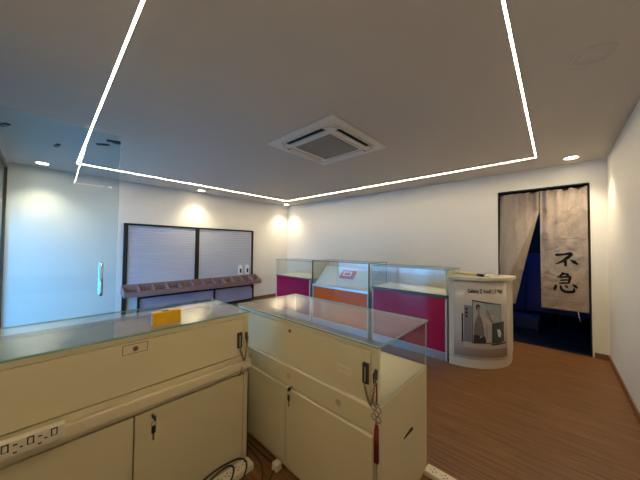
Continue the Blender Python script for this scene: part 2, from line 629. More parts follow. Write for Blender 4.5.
for k in range(4):
    b = MB()
    a = k*PI/2 + PI/4
    pts = [Vector((math.cos(a)*0.415 + 0.085*math.cos(a+q), math.sin(a)*0.415 + 0.085*math.sin(a+q), -0.027)) for q in [(-1.2+2.4*j/8) for j in range(9)]]
    b.tube(pts, 0.003, 6)
    b.build('corner_seam', M['ac_grille'], ac)

# ------------------------------------------------------------------ glass entrance door leaf, standing open
ga, gb = Vector((2.326, -5.170)), Vector((2.335, -4.290))
gl = (gb-ga).length
gd = thing('glass_door', 'tall frameless clear glass door standing open at the left', 'glass door', (ga.x, ga.y, 0), math.atan2(gb.y-ga.y, gb.x-ga.x))
b = MB(); b.pane(0, gl, -0.006, 0.006, 0.012, H-0.006)
b.build('glass_pane', [M['glass_door'], M['glass_edge_pale']], gd)
b = MB()
hxp = gl-0.125
for sy in (-1, 1):
    b = MB()
    pts = [(hxp, sy*0.006, 0.87), (hxp, sy*0.05, 0.87), (hxp, sy*0.058, 0.90), (hxp, sy*0.058, 1.16), (hxp, sy*0.05, 1.185), (hxp, sy*0.006, 1.185)]
    b.tube(pts, 0.014, 10)
    b.build('pull_handle', M['chrome'], gd)
b = MB(); b.box(0.0, 0.10, -0.014, 0.014, 0.0, 0.09, bev=0.003)
b.build('patch_fitting', M['alu'], gd)

# ------------------------------------------------------------------ cream service counters
def disc(b, x, y, z, r, t, mi=0, seg=20):
    # disc facing -y
    b.lathe([(0, 0), (r, 0), (r*0.96, t), (0, t)], seg, mi, Matrix.Translation((x, y, z)) @ Matrix.Rotation(PI/2, 4, 'X'))

def chain_pts(p, q, sag, n=14):
    p, q = Vector(p), Vector(q)
    return [p.lerp(q, i/n) + Vector((0, 0, -sag*(1-(2*i/n-1)**2))) for i in range(n+1)]

def chain(b, pts, r=0.005, wire=0.0016, mi=0):
    for i in range(len(pts)-1):
        c = (pts[i]+pts[i+1])/2
        d = (pts[i+1]-pts[i])
        ln = d.length*0.75
        d.normalize()
        s = d.cross(Vector((0, 1, 0)))
        if s.length < 1e-3:
            s = Vector((1, 0, 0))
        s.normalize()
        if i % 2:
            s = d.cross(s)
        ring = [c + d*ln*math.cos(2*PI*k/10) + s*r*math.sin(2*PI*k/10) for k in range(11)]
        b.tube(ring, wire, 5, mi, cap=False)

def make_counter(root, relief, L, DD, top, zf, pb, band0, door1, split, ledge, cap_x, lock_x, plate_x, key_x, key_z, hasp_x, hasp_z, clip_x, clip_z, slot=False):
    g = 0.0025
    st = 0.018 if relief else 0.030
    zt = top-0.009
    # carcass
    b = MB()
    b.box(0.0, L, 0.020, DD, 0.0, zf-0.012, bev=0.002)
    b.box(0.0, 0.018, 0.0, 0.020, 0.0, band0); b.box(L-st, L, 0.0, 0.020, 0.0, band0)
    b.box(0.018, L-st, 0.004, 0.020, 0.0, 0.030)
    b.box(0.0185, L-st-0.0005, 0.0193, 0.0199, 0.03, band0, 1)  # dark sheet behind the doors, gap shade put into colour
    b.build('carcass', [M['cream'], M['hole']], root)
    # doors
    for i, (x0, x1) in enumerate(((0.018, split), (split, L-st))):
        b = MB(); b.box(x0+g, x1-g, -relief*1.9, 0.019, 0.032, door1-g-(0.005 if relief else 0), bev=0.0015)
        if relief:
            b.box(x0+g, x1-g, -relief*1.9, 0.019, door1-g-0.005, door1-g, 1, bev=0.001)  # lighter strip stands in for the highlight on the door's top edge
        dr = b.build('door', [M['cream'], M['edge_highlight']], root)
        if i == 1:
            b = MB(); disc(b, key_x, -relief*1.9, key_z+0.02, 0.010, 0.006)
            lk = b.build('lock', M['silver'], dr)
            b = MB()
            b.box(key_x-0.003, key_x+0.003, -0.026, -0.006, key_z+0.013, key_z+0.027, bev=0.001)
            b.lathe([(0, -0.003), (0.012, -0.003), (0.012, 0.003), (0, 0.003)], 14, 0, Matrix.Translation((key_x+0.004, -0.034, key_z+0.018)) @ Matrix.Rotation(PI/2, 4, 'Y'))
            ring = [(key_x+0.010*math.cos(2*PI*k/14), -0.034, key_z-0.006+0.012*math.sin(2*PI*k/14)) for k in range(15)]
            b.tube(ring, 0.0012, 5, 1, cap=False)
            b.box(key_x-0.009, key_x+0.009, -0.037, -0.031, key_z-0.052, key_z-0.018, bev=0.002)
            b.box(key_x-0.004, key_x+0.004, -0.035, -0.033, key_z-0.085, key_z-0.052, 1)
            b.build('key', [M['black'], M['brass_dark']], dr, label='black key with a spare hanging from its ring')
    # rail between doors and case
    b = MB(); b.box(0.0, L, 0.0 if not ledge else 0.004, 0.020, door1+g, band0 if not ledge else zf-0.012, bev=0.0015)
    if not ledge:
        b.box(0.0, L, -relief, 0.020, band0+2*g, pb-2*g-0.005, bev=0.001)
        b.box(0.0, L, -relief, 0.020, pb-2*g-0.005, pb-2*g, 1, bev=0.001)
    rl = b.build('rail', [M['cream'], M['edge_highlight']], root)
    for x in cap_x:
        b = MB(); disc(b, x, -relief, (band0+pb)/2, 0.018, 0.0015)
        b.build('screw_cap', M['brass_cap'], rl)
    if ledge:
        b = MB(); b.box(-0.004, L+0.006, -0.026, 0.0, ledge[0], ledge[1], bev=0.004)
        b.build('ledge', M['ivory_cream'], root)
    # case: floor, front panel, posts, top rail
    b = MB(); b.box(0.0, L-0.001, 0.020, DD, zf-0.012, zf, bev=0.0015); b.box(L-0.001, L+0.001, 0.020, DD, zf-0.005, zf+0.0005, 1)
    b.build('case_floor', [M['cream_in'], M['edge_highlight']], root)
    px1 = L-0.036
    b = MB()
    b.box(0.0, 0.020, 0.002, 0.022, pb, zt); b.box(px1, L, 0.002, 0.022, pb if not ledge else zf, zt, bev=0.001)
    b.box(0.020, px1, 0.002, 0.022, zt-0.026, zt)
    if ledge:
        b.box(0.0, px1, 0.002, 0.022, zf, pb)
    b.box(0.0185, px1+0.001, 0.0186, 0.0192, pb, zt-0.024, 1)  # dark sheet behind the flap, paints shade into its gaps
    b.build('case_frame', [M['cream'], M['hole']], root)
    b = MB(); b.box(0.020+g*1.5, px1-g*1.5, 0.0, 0.018, pb+g*2, zt-0.026-g*1.5, bev=0.0015)
    fp = b.build('flap', M['cream'], root)
    b = MB()
    zl = zt-0.026-0.035
    if plate_x is None:
        b.box(lock_x-0.048, lock_x+0.048, -0.0025, 0.0, zl-0.020, zl+0.020, bev=0.0006)
        b.box(lock_x-0.051, lock_x+0.051, -0.0006, 0.0004, zl-0.023, zl+0.023, 1)
        b.build('lock_plate', [M['cream'], M['brass_dark']], fp)
        b = MB()
    disc(b, lock_x, -0.0025 if plate_x is None else 0, zl, 0.011, 0.005)
    b.build('flap_lock', M['brass_dark'], fp)
    if plate_x is not None:
        b = MB()
        zp = 0.752
        b.box(plate_x-0.05, plate_x+0.05, -0.003, 0.0, zp-0.022, zp+0.018, bev=0.001)
        b.box(plate_x-0.04, plate_x+0.04, -0.004, -0.003, zp-0.002, zp+0.010, 1)
        b.box(plate_x-0.05, plate_x-0.042, -0.006, -0.003, zp-0.022, zp+0.022); b.box(plate_x+0.042, plate_x+0.05, -0.006, -0.003, zp-0.022, zp+0.022)
        b.build('label_holder', [M['ivory'], M['cream']], fp)
    # hasp and clip with chain
    b = MB()
    b.box(hasp_x-0.017, hasp_x+0.017, -0.004, 0.0, hasp_z-0.050, hasp_z+0.050, bev=0.002)
    b.box(hasp_x-0.014, hasp_x-0.005, -0.013, -0.004, hasp_z-0.045, hasp_z+0.045, bev=0.003)
    b.box(hasp_x+0.005, hasp_x+0.014, -0.013, -0.004, hasp_z-0.045, hasp_z+0.045, bev=0.003)
    b.box(hasp_x-0.005, hasp_x+0.005, -0.009, -0.004, hasp_z-0.040, hasp_z+0.030, 1, bev=0.002)
    b.build('hasp', [M['steel_dark'], M['silver']], fp, label='dark metal bar latch')
    b = MB()
    b.box(clip_x-0.010, clip_x+0.006, -0.008, 0.002, clip_z-0.012, clip_z+0.034, bev=0.003)
    b.tube([(clip_x-0.002, -0.012, clip_z+0.028), (clip_x-0.010, -0.014, clip_z+0.01), (clip_x-0.006, -0.014, clip_z-0.03), (clip_x+0.003, -0.013, clip_z-0.012), (clip_x+0.002, -0.012, clip_z+0.012)], 0.004, 8)
    cl = b.build('clip', M['steel_dark'], root, label='dark snap clip on the edge post')
    b = MB()
    mid = Vector(((hasp_x+clip_x)/2+0.006, -0.012, hasp_z-0.135))
    chain(b, chain_pts((hasp_x, -0.012, hasp_z-0.05), mid, 0.012, 10), mi=0)
    chain(b, chain_pts(mid, (clip_x-0.002, -0.014, clip_z-0.02), 0.02, 11), mi=0)
    b.build('chain', M['brass_dark'], cl)
    # glass
    ge = [M['glass'], M['glass_edge_pale']]
    b = MB(); b.pane(0.001, L-0.001, DD-0.008, DD-0.002, zf, zt); b.build('glass_back', ge, root)
    b = MB(); b.pane(0.001, 0.007, 0.022, DD-0.008, zf, zt); b.build('glass_side', ge, root)
    b = MB(); b.pane(L-0.007, L-0.001, 0.022, DD-0.008, zf, zt); b.build('glass_side', ge, root)
    b = MB(); b.pane(-0.006, L+0.006, -0.008, DD+0.006, zt, top); b.build('glass_top', [M['glass'], M['glass_edge']], root)
    if slot:
        b = MB()
        b.prism([(-0.058, -0.006), (0.058, -0.012), (0.062, 0.004), (0.03, 0.012), (-0.055, 0.004)], 0, 0.0008, 0,
                Matrix.Translation((L, 0.332, 0.357)) @ Matrix(((0, 0, 1, 0), (1, 0, 0, 0), (0, 1, 0, 0), (0, 0, 0, 1))))
        b.build('hand_slot', M['hole'], root)

M['old_silver'] = mat('old_silver', (0.34, 0.29, 0.22), 0.4, metal=0.6)
M['edge_highlight'] = mat('painted_edge_highlight', (0.90, 0.84, 0.66), 0.25)  # pale colour painting the highlight lines along the edges
M['brass_cap'] = mat('cream_cap', (0.50, 0.41, 0.28), 0.5)
M['ivory_cream'] = mat('ivory_trunking', (0.72, 0.63, 0.44), 0.35, noise=0.02)
RC = thing('service_counter', 'cream counter with red tassel, standing free in the middle of the shop', 'counter', (3.900, -3.755, 0))
make_counter(RC, 0.009, 1.245, 0.605, 0.920, 0.636, 0.640, 0.512, 0.510, 0.612, None, (0.20, 0.63, 1.02),
             0.625, 1.055, 0.660, 0.500, 1.180, 0.778, 1.238, 0.780, slot=True)
LC = thing('service_counter', 'long cream counter at lower left with the yellow box on its glass top', 'counter', (4.260, -5.150, 0), PI/2)
make_counter(LC, 0.0, 1.265, 0.565, 0.950, 0.640, 0.672, 0.560, 0.556, 0.652, (0.590, 0.640), (),
             0.648, None, 0.725, 0.508, 1.200, 0.776, 1.250, 0.782)

# cord end under the left counter's hasp
b = MB(); b.tube([(4.274, -3.925, 0.645), (4.276, -3.935, 0.62), (4.299, -3.955, 0.600), (4.300, -3.968, 0.57)], 0.0025, 6)
b.build('cord_tail', M['steel_dark'], None)
D.objects['cord_tail'].parent = LC
D.objects['cord_tail'].matrix_parent_inverse = (Matrix.Translation((4.260, -5.150, 0)) @ Matrix.Rotation(PI/2, 4, 'Z')).inverted()

# red tassel charm hanging on the chain
ta = thing('tassel_charm', 'red silk tassel with silver knot hanging at the corner of the free-standing counter', 'tassel', (5.159, -3.790, 0.396))
b = MB()
b.tube([(-0.003, 0, 0.375), (0.002, -0.002, 0.33), (-0.002, 0, 0.28)], 0.0035, 6)
b.build('red_cord', M['red_silk'], ta)
b = MB()
for (dx, dz) in ((-0.013, 0.268), (0.012, 0.262), (0.0, 0.244), (-0.012, 0.226), (0.012, 0.222), (0, 0.282)):
    b.tube([(dx+0.012*math.cos(2*PI*k/12), -0.004, dz+0.012*math.sin(2*PI*k/12)) for k in range(13)], 0.0026, 6, cap=False)
b.tube([(0, -0.002, 0.215), (0, -0.002, 0.198)], 0.006, 8)
b.build('knot', M['old_silver'], ta)
b = MB()
b.tube([(0, 0, 0.200), (0, 0, 0.19), (0, 0, 0.175), (0, 0, 0.11), (0, 0, 0.035)], lambda t: [0.005, 0.008, 0.0085, 0.0095, 0.0105][min(4, int(t*4+0.5))], 12)
for k in range(16):
    a = 2*PI*k/16
    b.tube([(0.0085*math.cos(a), 0.0085*math.sin(a), 0.175), (0.0102*math.cos(a), 0.0102*math.sin(a), 0.035-0.008*random.random())], 0.0022, 5)
b.build('tassel', M['red_silk'], ta)
b = MB(); b.tube([(0, 0, 0.035), (0.001, 0, -0.09)], 0.0012, 5)
b.build('loose_thread', M['steel_dark'], ta)

# ------------------------------------------------------------------ power strips (three-pin sockets)
def power_strip(root, n, pitch, wd, ht, switch):
    ln = n*pitch + 0.05
    b = MB(); b.box(0, ln, -wd/2, wd/2, 0, ht, bev=0.006)
    b.build('housing', M['socket'], root)
    for k in range(n):
        x = 0.02 + pitch*(k+0.5)
        b = MB()
        b.box(x-0.024, x-0.021, -0.006, 0.004, ht, ht+0.0006, bev=0)
        b.box(x-0.012, x-0.002, 0.010, 0.015, ht, ht+0.0006)
        b.box(x-0.012, x-0.002, -0.017, -0.012, ht, ht+0.0006)
        b.box(x+0.004, x+0.012, -0.004, 0.001, ht, ht+0.0006)
        b.build('socket', M['hole'], root)
        if switch:
            b = MB(); b.box(x+0.021, x+0.039, -0.004, 0.024, ht, ht+0.001)
            sw = b.build('switch_frame', M['hole'], root)
            b = MB(); b.box(x+0.0245, x+0.0355, 0.0, 0.020, ht+0.001, ht+0.005, bev=0.001)
            b.build('rocker', M['socket'], sw)
    b = MB(); b.box(-0.0005, 0.0005, -wd/2+0.004, wd/2-0.004, 0.004, ht-0.004)
    b.build('end_cap', M['ivory'], root)
    return ln

# strip fixed to the left counter's ledge: local x along world +y, local z out of the face (+x)
ps = thing('power_strip', 'white power strip with switches fixed on the left counter front', 'power strip', (4.287, -5.090, 0.642))
ps.rotation_euler = Matrix(((0, 0, 1), (1, 0, 0), (0, 1, 0))).to_euler()
power_strip(ps, 5, 0.0605, 0.062, 0.030, True)
ps2 = thing('power_strip', 'white power strip with black cords on the floor against the left counter', 'power strip', (4.332, -3.897, 0.0), -PI/2)
power_strip(ps2, 6, 0.055, 0.075, 0.040, False)
ps3 = thing('power_strip', 'white power strip on the wooden floor behind the corner with the red tassel', 'power strip', (5.152, -3.178, 0.0), 0.0)
power_strip(ps3, 5, 0.062, 0.070, 0.032, False)

# ------------------------------------------------------------------ floor cords
def smooth_path(pts, n=8):
    pts = [Vector(p) for p in pts]
    out = []
    for i in range(len(pts)-1):
        p0, p1, p2, p3 = pts[max(i-1, 0)], pts[i], pts[i+1], pts[min(i+2, len(pts)-1)]
        for k in range(n):
            t = k/n
            out.append(0.5*((2*p1)+(p2-p0)*t+(2*p0-5*p1+4*p2-p3)*t*t+(3*p1-p0-3*p2+p3)*t**3))
    out.append(pts[-1])
    return out
cd = thing('extension_lead', 'black cord ending in a white plug on the floor by the free-standing counter', 'cord', (4.47, -3.80, 0))
b = MB(); b.tube([p-Vector((4.47, -3.80, 0)) for p in smooth_path([(3.95, -3.80, 0.006), (4.14, -3.80, 0.006), (4.32, -3.80, 0.006), (4.45, -3.795, 0.02)])], 0.005, 8)
b.tube([p-Vector((4.47, -3.80, 0)) for p in smooth_path([(4.475, -3.825, 0.012), (4.50, -3.87, 0.006), (4.56, -3.92, 0.006), (4.66, -4.00, 0.006)])], 0.005, 8)
b.build('cable', M['black_rub'], cd)
b = MB(); b.box(-0.024, 0.024, -0.022, 0.022, 0, 0.042, bev=0.006); b.box(-0.008, 0.008, -0.034, -0.02, 0.012, 0.026, bev=0.003)
b.build('plug', M['socket'], cd)
def cord(name, pts, r, label, group=None):
    b = MB(); b.tube(smooth_path(pts), r, 8)
    return tag(b.build(name, M['black_rub']), label, 'cable', group)
cord('looped_cable', [(3.95, -3.83, 0.006), (4.20, -3.832, 0.006), (4.36, -3.845, 0.006), (4.46, -3.90, 0.006), (4.52, -4.00, 0.006), (4.62, -4.2, 0.006)], 0.005,
     'black cord running across the floor between the two cream counters')
cord('looped_cable', [(4.375, -4.60, 0.006), (4.33, -4.31, 0.05), (4.300, -4.14, 0.080), (4.318, -3.99, 0.085), (4.352, -3.945, 0.068), (4.385, -3.97, 0.03), (4.405, -4.05, 0.006), (4.42, -4.3, 0.006)], 0.005,
     'black cord arching in the widest loop over the floor power strip')
cord('looped_cable', [(4.46, -4.47, 0.006), (4.42, -4.32, 0.035), (4.365, -4.20, 0.090), (4.345, -4.08, 0.105), (4.358, -4.03, 0.088), (4.384, -4.06, 0.045), (4.395, -4.15, 0.006), (4.41, -4.25, 0.006)], 0.005,
     'black cord in a small tight loop over the floor power strip')
cord('dangling_cable', [(4.200, -3.875, 0.62), (4.245, -3.876, 0.55), (4.252, -3.876, 0.30), (4.25, -3.874, 0.06), (4.25, -3.868, 0.006)], 0.004,
     'thin dark cord hanging down the end of the left counter', None)

# ------------------------------------------------------------------ yellow box
yb = thing('yellow_box', 'small yellow card box standing on the glass top of the left counter', 'box', (4.210, -4.419, 0.950))
b = MB()
b.box(-0.045, 0.0, 0, 0.135, 0, 0.068, bev=0.003)
b.build('carton', M['yellow'], yb)
b = MB(); b.box(-0.046, 0.001, -0.001, 0.136, 0.060, 0.071, bev=0.002)
b.build('lid', M['yellow'], yb)
b = MB(); b.prism([(0.012*math.cos(a*PI/8), 0.020*math.sin(a*PI/8)) for a in range(16)], 0.071, 0.0716, 0, Matrix.Translation((-0.022, 0.062, 0)))
b.build('thumb_hole', M['hole'], yb)

# ------------------------------------------------------------------ coloured glass showcases along the back wall
def make_showcase(root, L, top, zf, front, strip, kick, bar=False, edge=None):
    DD = 0.58
    b = MB(); b.box(0.012, L-0.012, 0.020, DD, 0.10, zf-0.014)
    b.box(0.02, L-0.02, 0.05, DD-0.02, 0, 0.10)
    b.build('carcass', M['white_trim'], root)
    b = MB(); b.box(0.022, L-0.022, 0.0, 0.020, 0.105, zf-strip-0.002, bev=0.002)
    b.build('front_panel', front, root)
    for x0 in (0, L-0.020):
        b = MB(); b.box(x0, x0+0.020, -0.002, 0.022, 0.0, zf-strip)
        b.build('edge_trim', M['white_trim'], root)
    b = MB(); b.box(0.020, L-0.020, -0.001, 0.020, 0.0, 0.10, bev=0.003)
    b.build('kick_plate', M['alu'], root)
    b = MB(); b.box(-0.004, L+0.004, -0.010, 0.022, zf-strip, zf-0.002, bev=0.004)
    b.build('front_strip', M['alu'] if bar else M['grey_strip'], root)
    b = MB(); b.box(0.0, L, 0.0, DD, zf-0.014, zf)
    b.build('case_floor', M['board'], root)
    ge = [M['glass'], edge or M['glass_edge_pale']]
    zt = top-0.010
    b = MB(); b.pane(0.001, L-0.001, 0.002, 0.008, zf, zt); b.build('glass_front', ge, root)
    b = MB(); b.pane(0.001, 0.007, 0.008, DD-0.008, zf, zt); b.build('glass_side', ge, root)
    b = MB(); b.pane(L-0.007, L-0.001, 0.008, DD-0.008, zf, zt); b.build('glass_side', ge, root)
    b = MB(); b.pane(0.001, L-0.001, DD-0.008, DD-0.002, zf, zt); b.build('glass_back', ge, root)
    b = MB(); b.pane(-0.004, L+0.004, -0.004, DD+0.002, zt, top); b.build('glass_top', [M['glass'], edge or M['glass_edge']], root)

FY = -1.455
s1 = thing('glass_showcase', 'magenta-fronted glass showcase at the left end of the row', 'display counter', (1.390, FY, 0))
make_showcase(s1, 1.020, 1.108, 0.785, M['magenta'], 0.018, 0.1)
s2 = thing('glass_showcase', 'orange-fronted glass showcase with a slanted display board', 'display counter', (2.472, FY, 0))
make_showcase(s2, 1.185, 1.132, 0.705, M['orange'], 0.040, 0.1, bar=True, edge=M['steel_dark'])
b = MB()
b.prism([(0.035, 0.705), (0.055, 0.705), (0.375, 1.010), (0.355, 1.015)], 0.03, 1.15, 0, Matrix(((0, 0, 1, 0), (1, 0, 0, 0), (0, 1, 0, 0), (0, 0, 0, 1))))
b.build('display_board', M['board'], s2)
for x0 in (-0.016, 1.189):
    b = MB(); b.box(x0, x0+0.012, -0.004, 0.012, 0, 1.128)
    b.build('corner_post', M['steel_dark'], s2)
s3 = thing('glass_showcase', 'magenta-fronted glass showcase beside the white curved stand', 'display counter', (3.722, FY, 0))
make_showcase(s3, 1.050, 1.112, 0.800, M['magenta'], 0.042, 0.1, edge=M['glass_edge_blue'])
# orange box lying on the slanted board
b = MB(); b.box(-0.14, 0.14, -0.085, 0.085, 0, 0.030, bev=0.003)
ob = thing('phone_box', 'flat orange box lying on the slanted board inside the orange showcase', 'box', (3.11, -1.2280, 0.8950))
oc = b.build('carton', M['orange_box'], ob)
b = MB(); b.box(-0.085, 0.085, -0.045, 0.045, 0.030, 0.0306); oc2 = b.build('print', M['board'], ob)
b = MB(); b.box(-0.06, 0.06, -0.028, 0.028, 0.0306, 0.0312); oc3 = b.build('picture', M['orange_box'], ob)
ob.rotation_euler = (math.atan2(0.31, 0.32), 0, 0)

# ------------------------------------------------------------------ white curved promotional stand
PC = (4.800, -0.930)
R0 = 0.553
pr = thing('promotion_stand', 'white quarter-round stand with a printed phone poster on its curved front', 'stand', (PC[0], PC[1], 0))
def arc_poly(r, a0, a1, n, back):
    # footprint: straight left side, curved front/right, back strip up to y=back
    p = [(0.012, back)]
    for k in range(n+1):
        a = a0 + (a1-a0)*k/n
        p.append((r*math.sin(a), -r*math.cos(a)))
    p.append((r, back))
    return p
def stand_poly(r, back=0.12):
    p = [(0.0, back), (0.0, -r)]
    for k in range(1, 41):
        a = PI/2*k/40
        p.append((r*math.sin(a), -r*math.cos(a)))
    p.append((r, back))
    return p
b = MB(); b.prism(stand_poly(0.546), 0, 0.100); b.prism(stand_poly(0.515), 0.100, 0.112)
b.build('plinth', M['promo'], pr)
b = MB(); b.prism(stand_poly(R0), 0.112, 1.012)
b.build('body', M['promo'], pr)
b = MB(); b.prism(stand_poly(R0+0.032, 0.14), 1.012, 1.042); b.build('top_board', M['promo'], pr)
def onarc(r):
    def f(th, z):
        return Vector((r*math.sin(th), -r*math.cos(th), z))
    return f
def curved_quad(b, th0, th1, z0, z1, r, mi=0, th0b=None, th1b=None, zt1=None, zb1=None, n=10, thick=0.0):
    # patch on the arc: th at bottom may differ; right side heights may differ
    th0b = th0 if th0b is None else th0b
    th1b = th1 if th1b is None else th1b
    zt1 = z1 if zt1 is None else zt1
    zb1 = z0 if zb1 is None else zb1
    def f(u, v):
        th = (th0b*(1-u)+th1b*u)*(1-v)+(th0*(1-u)+th1*u)*v
        zz = (z0*(1-u)+zb1*u)*(1-v)+(z1*(1-u)+zt1*u)*v
        return onarc(r)(th, zz)
    b.grid(f, n, 3, mi)
def arc_poly_patch(b, pts, r, mi=0):
    # triangulated polygon wrapped on the arc
    t = bmesh.new()
    vs = [t.verts.new((p[0], 0, p[1])) for p in pts]
    fc = t.faces.new(vs)
    bmesh.ops.triangulate(t, faces=[fc])
    bmesh.ops.subdivide_edges(t, edges=t.edges[:], cuts=2)
    for v in t.verts:
        v.co = onarc(r)(v.co.x, v.co.z)
    b.merge(t, mi)
RP = R0+0.004
b = MB(); curved_quad(b, 0.10, 1.24, 0.130, 1.000, RP, n=40)
b.build('poster_panel', M['promo_panel'], pr, solid=0.003, label='printed poster with phones and a person')
RI = RP+0.0022
b = MB(); curved_quad(b, 0.28, 1.20, 0.235, 0.290, RI, n=30); b.build('poster_ground', M['print_floor'], pr)
b = MB(); curved_quad(b, 0.245, 0.275, 0.290, 0.620, RI+0.0004, n=3); b.build('poster_pen', M['print_dark'], pr)
b = MB(); curved_quad(b, 0.290, 0.432, 0.298, 0.718, RI+0.0006)
for z in (0.675, 0.632, 0.590):
    arc_poly_patch(b, [(0.335+0.026*math.cos(a*PI/6), z+0.0155*math.sin(a*PI/6)) for a in range(12)], RI+0.0010, 1)
b.build('poster_folded_phone', [M['print_grey'], M['print_dark']], pr)
b = MB()
curved_quad(b, 0.436, 1.040, 0.285, 0.785, RI+0.0006, 0, zt1=0.738, zb1=0.298, n=24)
curved_quad(b, 0.448, 0.700, 0.292, 0.770, RI+0.0011, 1, zt1=0.748, zb1=0.296, n=12)
curved_quad(b, 0.704, 1.028, 0.298, 0.748, RI+0.0011, 2, zt1=0.730, zb1=0.304, n=14)
b.build('poster_open_phone', [M['print_dark'], M['print_screen_l'], M['print_screen']], pr)
b = MB()
arc_poly_patch(b, [(0.56, 0.64), (0.69, 0.60), (0.82, 0.52), (0.86, 0.42), (0.80, 0.31), (0.62, 0.31)], RI+0.0015, 0)
arc_poly_patch(b, [(0.74, 0.62), (0.82, 0.56), (0.96, 0.55), (0.97, 0.60), (0.84, 0.615)], RI+0.0015, 0)
arc_poly_patch(b, [(0.70, 0.665), (0.725, 0.675), (0.84, 0.54), (0.82, 0.525)], RI+0.0019, 3)
arc_poly_patch(b, [(0.53, 0.60), (0.575, 0.625), (0.62, 0.56), (0.66, 0.44), (0.655, 0.38), (0.47, 0.38), (0.475, 0.50)], RI+0.0019, 1)
arc_poly_patch(b, [(0.465, 0.385), (0.66, 0.385), (0.70, 0.335), (0.69, 0.298), (0.455, 0.292)], RI+0.0023, 2)
arc_poly_patch(b, [(0.535, 0.66), (0.565, 0.665), (0.59, 0.60), (0.555, 0.585)], RI+0.0021, 3)
arc_poly_patch(b, [(0.548+0.036*math.cos(a*PI/7), 0.690+0.034*math.sin(a*PI/7)) for a in range(14)], RI+0.0024, 3)
arc_poly_patch(b, [(0.505, 0.69), (0.510, 0.725), (0.54, 0.738), (0.575, 0.730), (0.588, 0.70), (0.560, 0.708), (0.530, 0.700), (0.522, 0.665)], RI+0.0027, 4)
b.build('poster_person', [M['print_coat'], M['print_blouse'], M['print_dark'], M['print_skin'], M['print_hair']], pr)
b = MB()
curved_quad(b, 0.820, 1.112, 0.296, 0.520, RI+0.0030, 0, zt1=0.540, zb1=0.312)
curved_quad(b, 0.835, 1.098, 0.308, 0.500, RI+0.0034, 1, zt1=0.522, zb1=0.322)
arc_poly_patch(b, [(0.93, 0.45), (1.00, 0.455), (1.04, 0.40), (1.01, 0.36), (0.96, 0.37)], RI+0.0038, 2)
curved_quad(b, 0.80, 1.17, 0.272, 0.288, RI+0.0034, 0, zt1=0.300, zb1=0.285)
b.build('poster_small_phone', [M['print_dark'], M['print_green'], M['print_white']], pr)
# lettering wrapped on the curved panel
def text_mesh(body, size):
    cu = D.curves.new('lettering', 'FONT')
    cu.body = body
    cu.size = size
    cu.fill_mode = 'FRONT'
    cu.offset = 0.0016
    cu.resolution_u = 4
    o = D.objects.new('lettering', cu)
    COL.objects.link(o)
    bpy.context.view_layer.update()
    dg = bpy.context.evaluated_depsgraph_get()
    me = D.meshes.new_from_object(o.evaluated_get(dg))
    D.objects.remove(o)
    D.curves.remove(cu)
    return me
me = text_mesh('Galaxy Z Fold5 | Z Flip5', 0.060)
xs = [v.co.x for v in me.vertices]
x0, x1 = min(xs), max(xs)
for v in me.vertices:
    th = 0.355 + (1.085-0.355)*(v.co.x-x0)/(x1-x0)
    v.co = onarc(RI+0.0022)(th, 0.866 + v.co.y)
me.materials.clear()
me.materials.append(M['print_dark'])
o = D.objects.new('lettering', me)
COL.objects.link(o)
o.parent = pr

# things lying on the stand's top board
zt = 1.042
kn = thing('cutter', 'pale yellow cutter with a black end lying on the curved stand', 'cutter', (4.825, -1.10, zt), -0.55)
b = MB(); b.tube([(-0.05, 0, 0.020), (-0.03, 0, 0.021), (0.14, 0, 0.020), (0.28, 0, 0.018)], 0.020, 12, r1=0.016); b.build('handle', M['yellow_pale'], kn)
b = MB(); b.tube([(0.275, 0, 0.0175), (0.36, 0, 0.0175)], 0.0175, 12); b.build('black_end', M['black'], kn)
b = MB(); b.tube([(0.355, 0, 0.013), (0.43, 0.004, 0.010)], 0.009, 8); b.build('tip', M['socket'], kn)
b = MB(); b.tube([(0, 0, 0.006), (0.05, 0.02, 0.04), (0.09, 0.03, 0.035), (0.16, 0.03, 0.006)], 0.007, 8)
o = b.build('hook', M['alu']); o.location = (5.08, -1.02, zt)
tag(o, 'small bent grey metal hook behind the yellow cutter on the stand', 'hook')

# ------------------------------------------------------------------ display rack on the left wall
rk = thing('display_rack', 'black framed rack with blue-grey slatted panels and a mauve bin shelf', 'display rack', (0, -2.507, 0))
ya, yb_ = -3.848+2.507, -1.166+2.507
ym = -2.561+2.507
# upper slat panels
for (p0, p1) in ((ya+0.03, ym-0.02), (ym+0.02, yb_-0.03)):
    b = MB()
    z = 0.50
    b.box(0.004, 0.016, p0, p1, 0.50, 1.74)
    while z < 1.735:
        b.prism([(0.016, z), (0.030, z+0.004), (0.026, z+0.040), (0.016, z+0.046)], p0, p1, 0, Matrix(((1, 0, 0, 0), (0, 0, 1, 0), (0, 1, 0, 0), (0, 0, 0, 1))))
        z += 0.050
    b.build('slat_panel', M['slat'], rk)
b = MB()
b.box(0.002, 0.045, ya, ya+0.062, 0, 1.772); b.box(0.002, 0.045, yb_-0.046, yb_, 0.30, 1.772)
b.box(0.002, 0.045, ym-0.040, ym+0.040, 0.40, 1.738)
b.box(0.002, 0.045, ya+0.034, yb_-0.034, 1.738, 1.772)
b.build('upper_frame', M['black'], rk)
